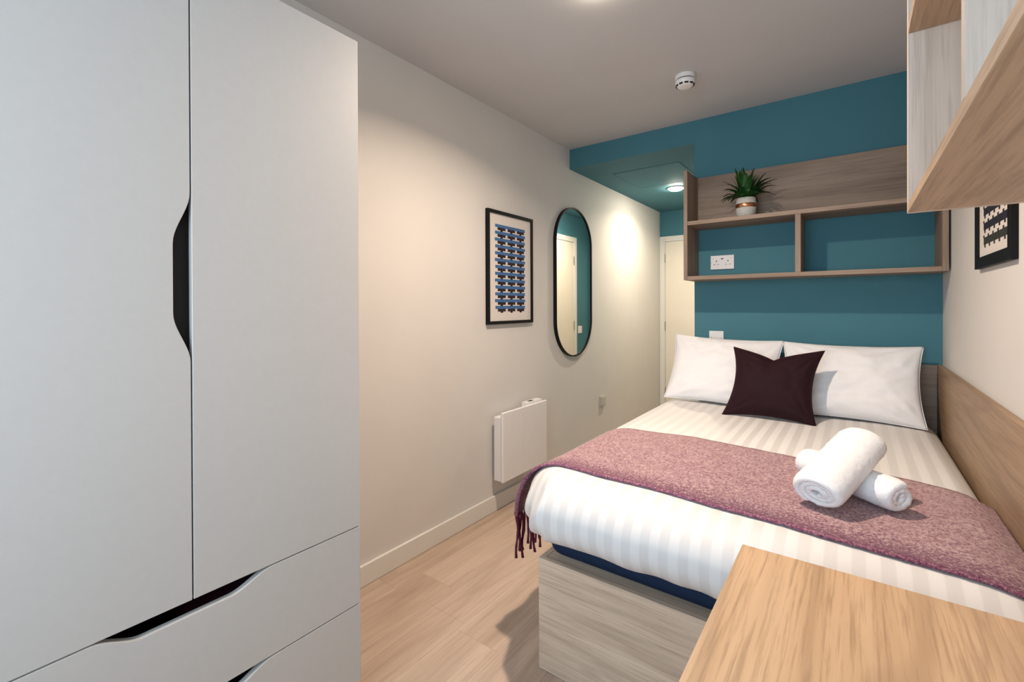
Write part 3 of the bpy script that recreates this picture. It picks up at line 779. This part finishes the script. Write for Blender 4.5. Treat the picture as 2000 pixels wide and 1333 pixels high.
# ------------------------------------------------------------ pictures
def frame_bm(u0, u1, z0, z1, w, d0, d1, put):
    bm = NB()
    for a in ((u0, u0+w, z0, z1), (u1-w, u1, z0, z1), (u0+w, u1-w, z0, z0+w), (u0+w, u1-w, z1-w, z1)):
        x0, x1 = sorted((put(d0), put(d1))); addbox(bm, x0, x1, a[0], a[1], a[2], a[3], bev=0.0008, seg=1)
    return bm
def rects(lst, x, n):
    bm = NB()
    for (y0, y1, z0, z1) in lst:
        v = [bm.verts.new(p) for p in ((x, y0, z0), (x, y1, z0), (x, y1, z1), (x, y0, z1))]
        bm.faces.new(v if n > 0 else v[::-1])
    return bm
def picture_left():
    y0, y1, z0, z1 = 2.052, 2.518, 1.115, 1.798
    r = root('framed_print', (0, 2.285, 1.45), 'black framed print of blue bars and dark blocks on left wall', 'picture')
    put = lambda d: d
    obj('frame', frame_bm(y0, y1, z0, z1, 0.019, 0.001, 0.022, put), 'black', r)
    obj('paper', box(0.002, 0.012, y0+0.0192, y1-0.0192, z0+0.0192, z1-0.0192), 'paper', r)
    n = 13; A0, A1 = 2.130, 2.438; zt = 1.7175; per = 0.0410; bars = []; blocks = []; conn = []
    wdt = A1-A0
    for i in range(n):
        z = zt-i*per
        bars.append((A0-0.002*(i % 3), A1-0.002*((i+1) % 2), z-0.0185, z))
        for c in (0.20, 0.52, 0.835):
            yc = A0+wdt*c; blocks.append((yc-0.039, yc+0.039, z-0.0345, z-0.0185))
            conn.append((yc-0.012, yc+0.012, z-0.0425, z-0.0345))
    obj('blue_bars', rects(bars, 0.0124, 1), 'blue', r); obj('brick_blocks', rects(blocks+conn, 0.0125, 1), 'brick', r)
picture_left()
def picture_right():
    put = lambda d: W_R-d
    y0, y1, z0, z1 = 1.759, 2.213, 1.344, 2.02
    r = root('framed_print', (W_R, 1.986, 1.68), 'black framed print of dark notched bands on right wall', 'picture')
    obj('frame', frame_bm(y0, y1, z0, z1, 0.036, 0.001, 0.015, put), 'black', r)
    obj('paper', box(W_R-0.008, W_R-0.002, y0+0.0362, y1-0.0362, z0+0.0362, z1-0.0362), 'paper', r)
    A0, A1 = 1.828, 2.116; navy = []; grey = []
    for i in range(11):
        zc = 1.4300+i*0.047; L = grey if i == 0 else navy
        L.append((A0, A1, zc-0.0120, zc+0.0115))
        for k in range(5):
            yc = A0+0.020+k*0.061
            L.append((yc-0.009+0.006, yc+0.009+0.006, zc-0.0215, zc-0.0120)); L.append((yc-0.009+0.022, yc+0.009+0.022, zc+0.0115, zc+0.0195))
    obj('navy_bands', rects(navy, W_R-0.0084, -1), 'navyink', r); obj('charcoal_band', rects(grey, W_R-0.0084, -1), 'greyink', r)
picture_right()

# ------------------------------------------------------------ mirror
def mirror():
    yc, w, z0, z1 = 3.081, 0.555, 0.838, 1.970
    r = root('wall_mirror', (0, yc, 1.4), 'tall pill-shaped mirror with thin black frame on left wall', 'mirror')
    def cap(rad, n=32):
        p = []; zt, zb = z1-w/2, z0+w/2
        for i in range(n+1): a = PI*i/n; p.append((yc+rad*math.cos(a), zt+rad*math.sin(a)))
        for i in range(n+1): a = PI+PI*i/n; p.append((yc+rad*math.cos(a), zb+rad*math.sin(a)))
        return p
    o_, i_ = cap(w/2), cap(w/2-0.009); bm = NB(); n = len(o_)
    L = [[bm.verts.new((x, p[0], p[1])) for p in pp] for x, pp in ((0.001, o_), (0.026, o_), (0.026, i_), (0.001, i_))]
    for k in range(4):
        A, B = L[k], L[(k+1) % 4]
        for i in range(n): bm.faces.new((A[i], A[(i+1) % n], B[(i+1) % n], B[i]))
    bmesh.ops.recalc_face_normals(bm, faces=bm.faces)
    autosmooth(obj('frame', bm, 'black', r), 40)
    obj('mirror_glass', prism(cap(w/2-0.0095), 'x', 0.003, 0.018), 'mirror', r)
mirror()

# ------------------------------------------------------------ ceiling fittings
def smoke():
    x, y = 1.035, 2.425
    r = root('smoke_detector', (x, y, H), 'round white smoke detector on the ceiling', 'smoke detector')
    z = H-0.0005
    obj('base', lathe([(0, 0), (0.050, 0), (0.050, -0.016), (0.046, -0.020), (0, -0.020)], 40, (x, y, z)), 'plastic', r, smooth=False)
    obj('groove', lathe([(0, -0.0205), (0.044, -0.0205), (0.044, -0.0255), (0, -0.0255)], 40, (x, y, z)), 'slot', r)
    b = lathe([(0, -0.026), (0.049, -0.026), (0.0495, -0.034), (0.046, -0.046), (0.037, -0.056), (0.030, -0.060), (0.0, -0.062)], 40, (x, y, z))
    autosmooth(obj('body', b, 'plastic', r), 50)
    for k in range(10):
        a = 2*PI*k/10+0.12; s = NB(); addbox(s, -0.0095, 0.0095, -0.0015, 0.0015, -0.0042, 0.0042, bev=0.001, seg=1)
        s.transform(Matrix.Translation((x+0.0432*math.cos(a), y+0.0432*math.sin(a), z-0.0505)) @ Matrix.Rotation(a+PI/2, 4, 'Z') @ Matrix.Rotation(0.85, 4, 'X'))
        obj('vent_slot', s, 'slot', r)
smoke()
def downlight(name, x, y, z, label, mat, rr):
    r = root(name, (x, y, z), label, 'light')
    z -= 0.0005
    autosmooth(obj('trim_ring', lathe([(rr, 0), (rr, -0.004), (rr-0.004, -0.008), (rr*0.82, -0.008), (rr*0.78, -0.003), (rr*0.78, 0)], 40, (x, y, z)), 'plastic', r), 40)
    obj('diffuser', lathe([(rr*0.775, -0.004), (rr*0.75, -0.014), (rr*0.66, -0.020), (0, -0.023)], 32, (x, y, z)), mat, r, smooth=True)
downlight('ceiling_light', L1[0], L1[1], H, 'round lit downlight in the white ceiling just above the view', 'lamp1', 0.055)
downlight('ceiling_light', L2[0], L2[1], SOF, 'round lit downlight in the lowered teal corridor ceiling', 'lamp2', 0.072)
def hatch():
    x0, x1, y0, y1 = 0.215, 0.722, 3.36, 3.90
    r = root('access_hatch', ((x0+x1)/2, (y0+y1)/2, SOF), 'square teal access panel flush in the lowered ceiling', 'hatch')
    z = SOF-0.0003
    obj('panel', box(x0+0.002, x1-0.002, y0+0.002, y1-0.002, z-0.0022, z, bev=0.0005, seg=1), 'teal', r)
    fr = NB()
    for a in ((x0-0.003, x0, y0-0.003, y1+0.003), (x1, x1+0.003, y0-0.003, y1+0.003), (x0, x1, y0-0.003, y0), (x0, x1, y1, y1+0.003)):
        addbox(fr, a[0], a[1], a[2], a[3], z-0.0026, z)
    obj('edge_frame', fr, 'teal', r)
hatch()

# ------------------------------------------------------------ desk and wall unit
dk = root('desk', (1.82, 0.2, 0), 'honey oak desk top at the foot of the bed', 'desk')
obj('desktop', box(1.5564, W_R-0.001, YW+0.06, 0.998, 0.725, 0.75, bev=0.0009, seg=1), 'desk', dk)
obj('end_panel', box(1.60, W_R-0.001, 0.94, 0.962, 0.001, 0.7245), 'desk', dk)
obj('end_panel', box(1.60, W_R-0.001, YW+0.08, YW+0.10, 0.001, 0.7245), 'desk', dk)
def wall_unit():
    xf, xb = 1.827, W_R-0.001; t = 0.018; z0, z1 = 1.421, 2.16; ys = [1.300, 0.678, 0.056]
    r = root('wall_cabinet', (1.95, 0.66, 1.42), 'open oak wall unit hung above the desk at upper right', 'shelf')
    for y in ys:
        obj('upright_panel', box(xf, xb, y-t, y, z0+t+0.0003 if y != ys[0] else z0, z1, bev=0.0007, seg=1), 'unitz', r)
    obj('bottom_board', box(xf, xb, ys[2]-t, ys[0]-t-0.0004, z0, z0+t, bev=0.0007, seg=1), 'unit', r)
    obj('top_board', box(xf, xb, ys[2]-t, ys[0], z1+0.0004, z1+t, bev=0.0007, seg=1), 'unit', r)
    obj('inner_shelf', box(xf+0.0005, xb, ys[1]+0.0004, ys[0]-t-0.0004, 1.800, 1.818, bev=0.0007, seg=1), 'unit', r)
    obj('inner_shelf', box(xf+0.0005, xb, ys[2]+0.0004, ys[1]-t-0.0004, 1.800, 1.818, bev=0.0007, seg=1), 'unit', r)
wall_unit()
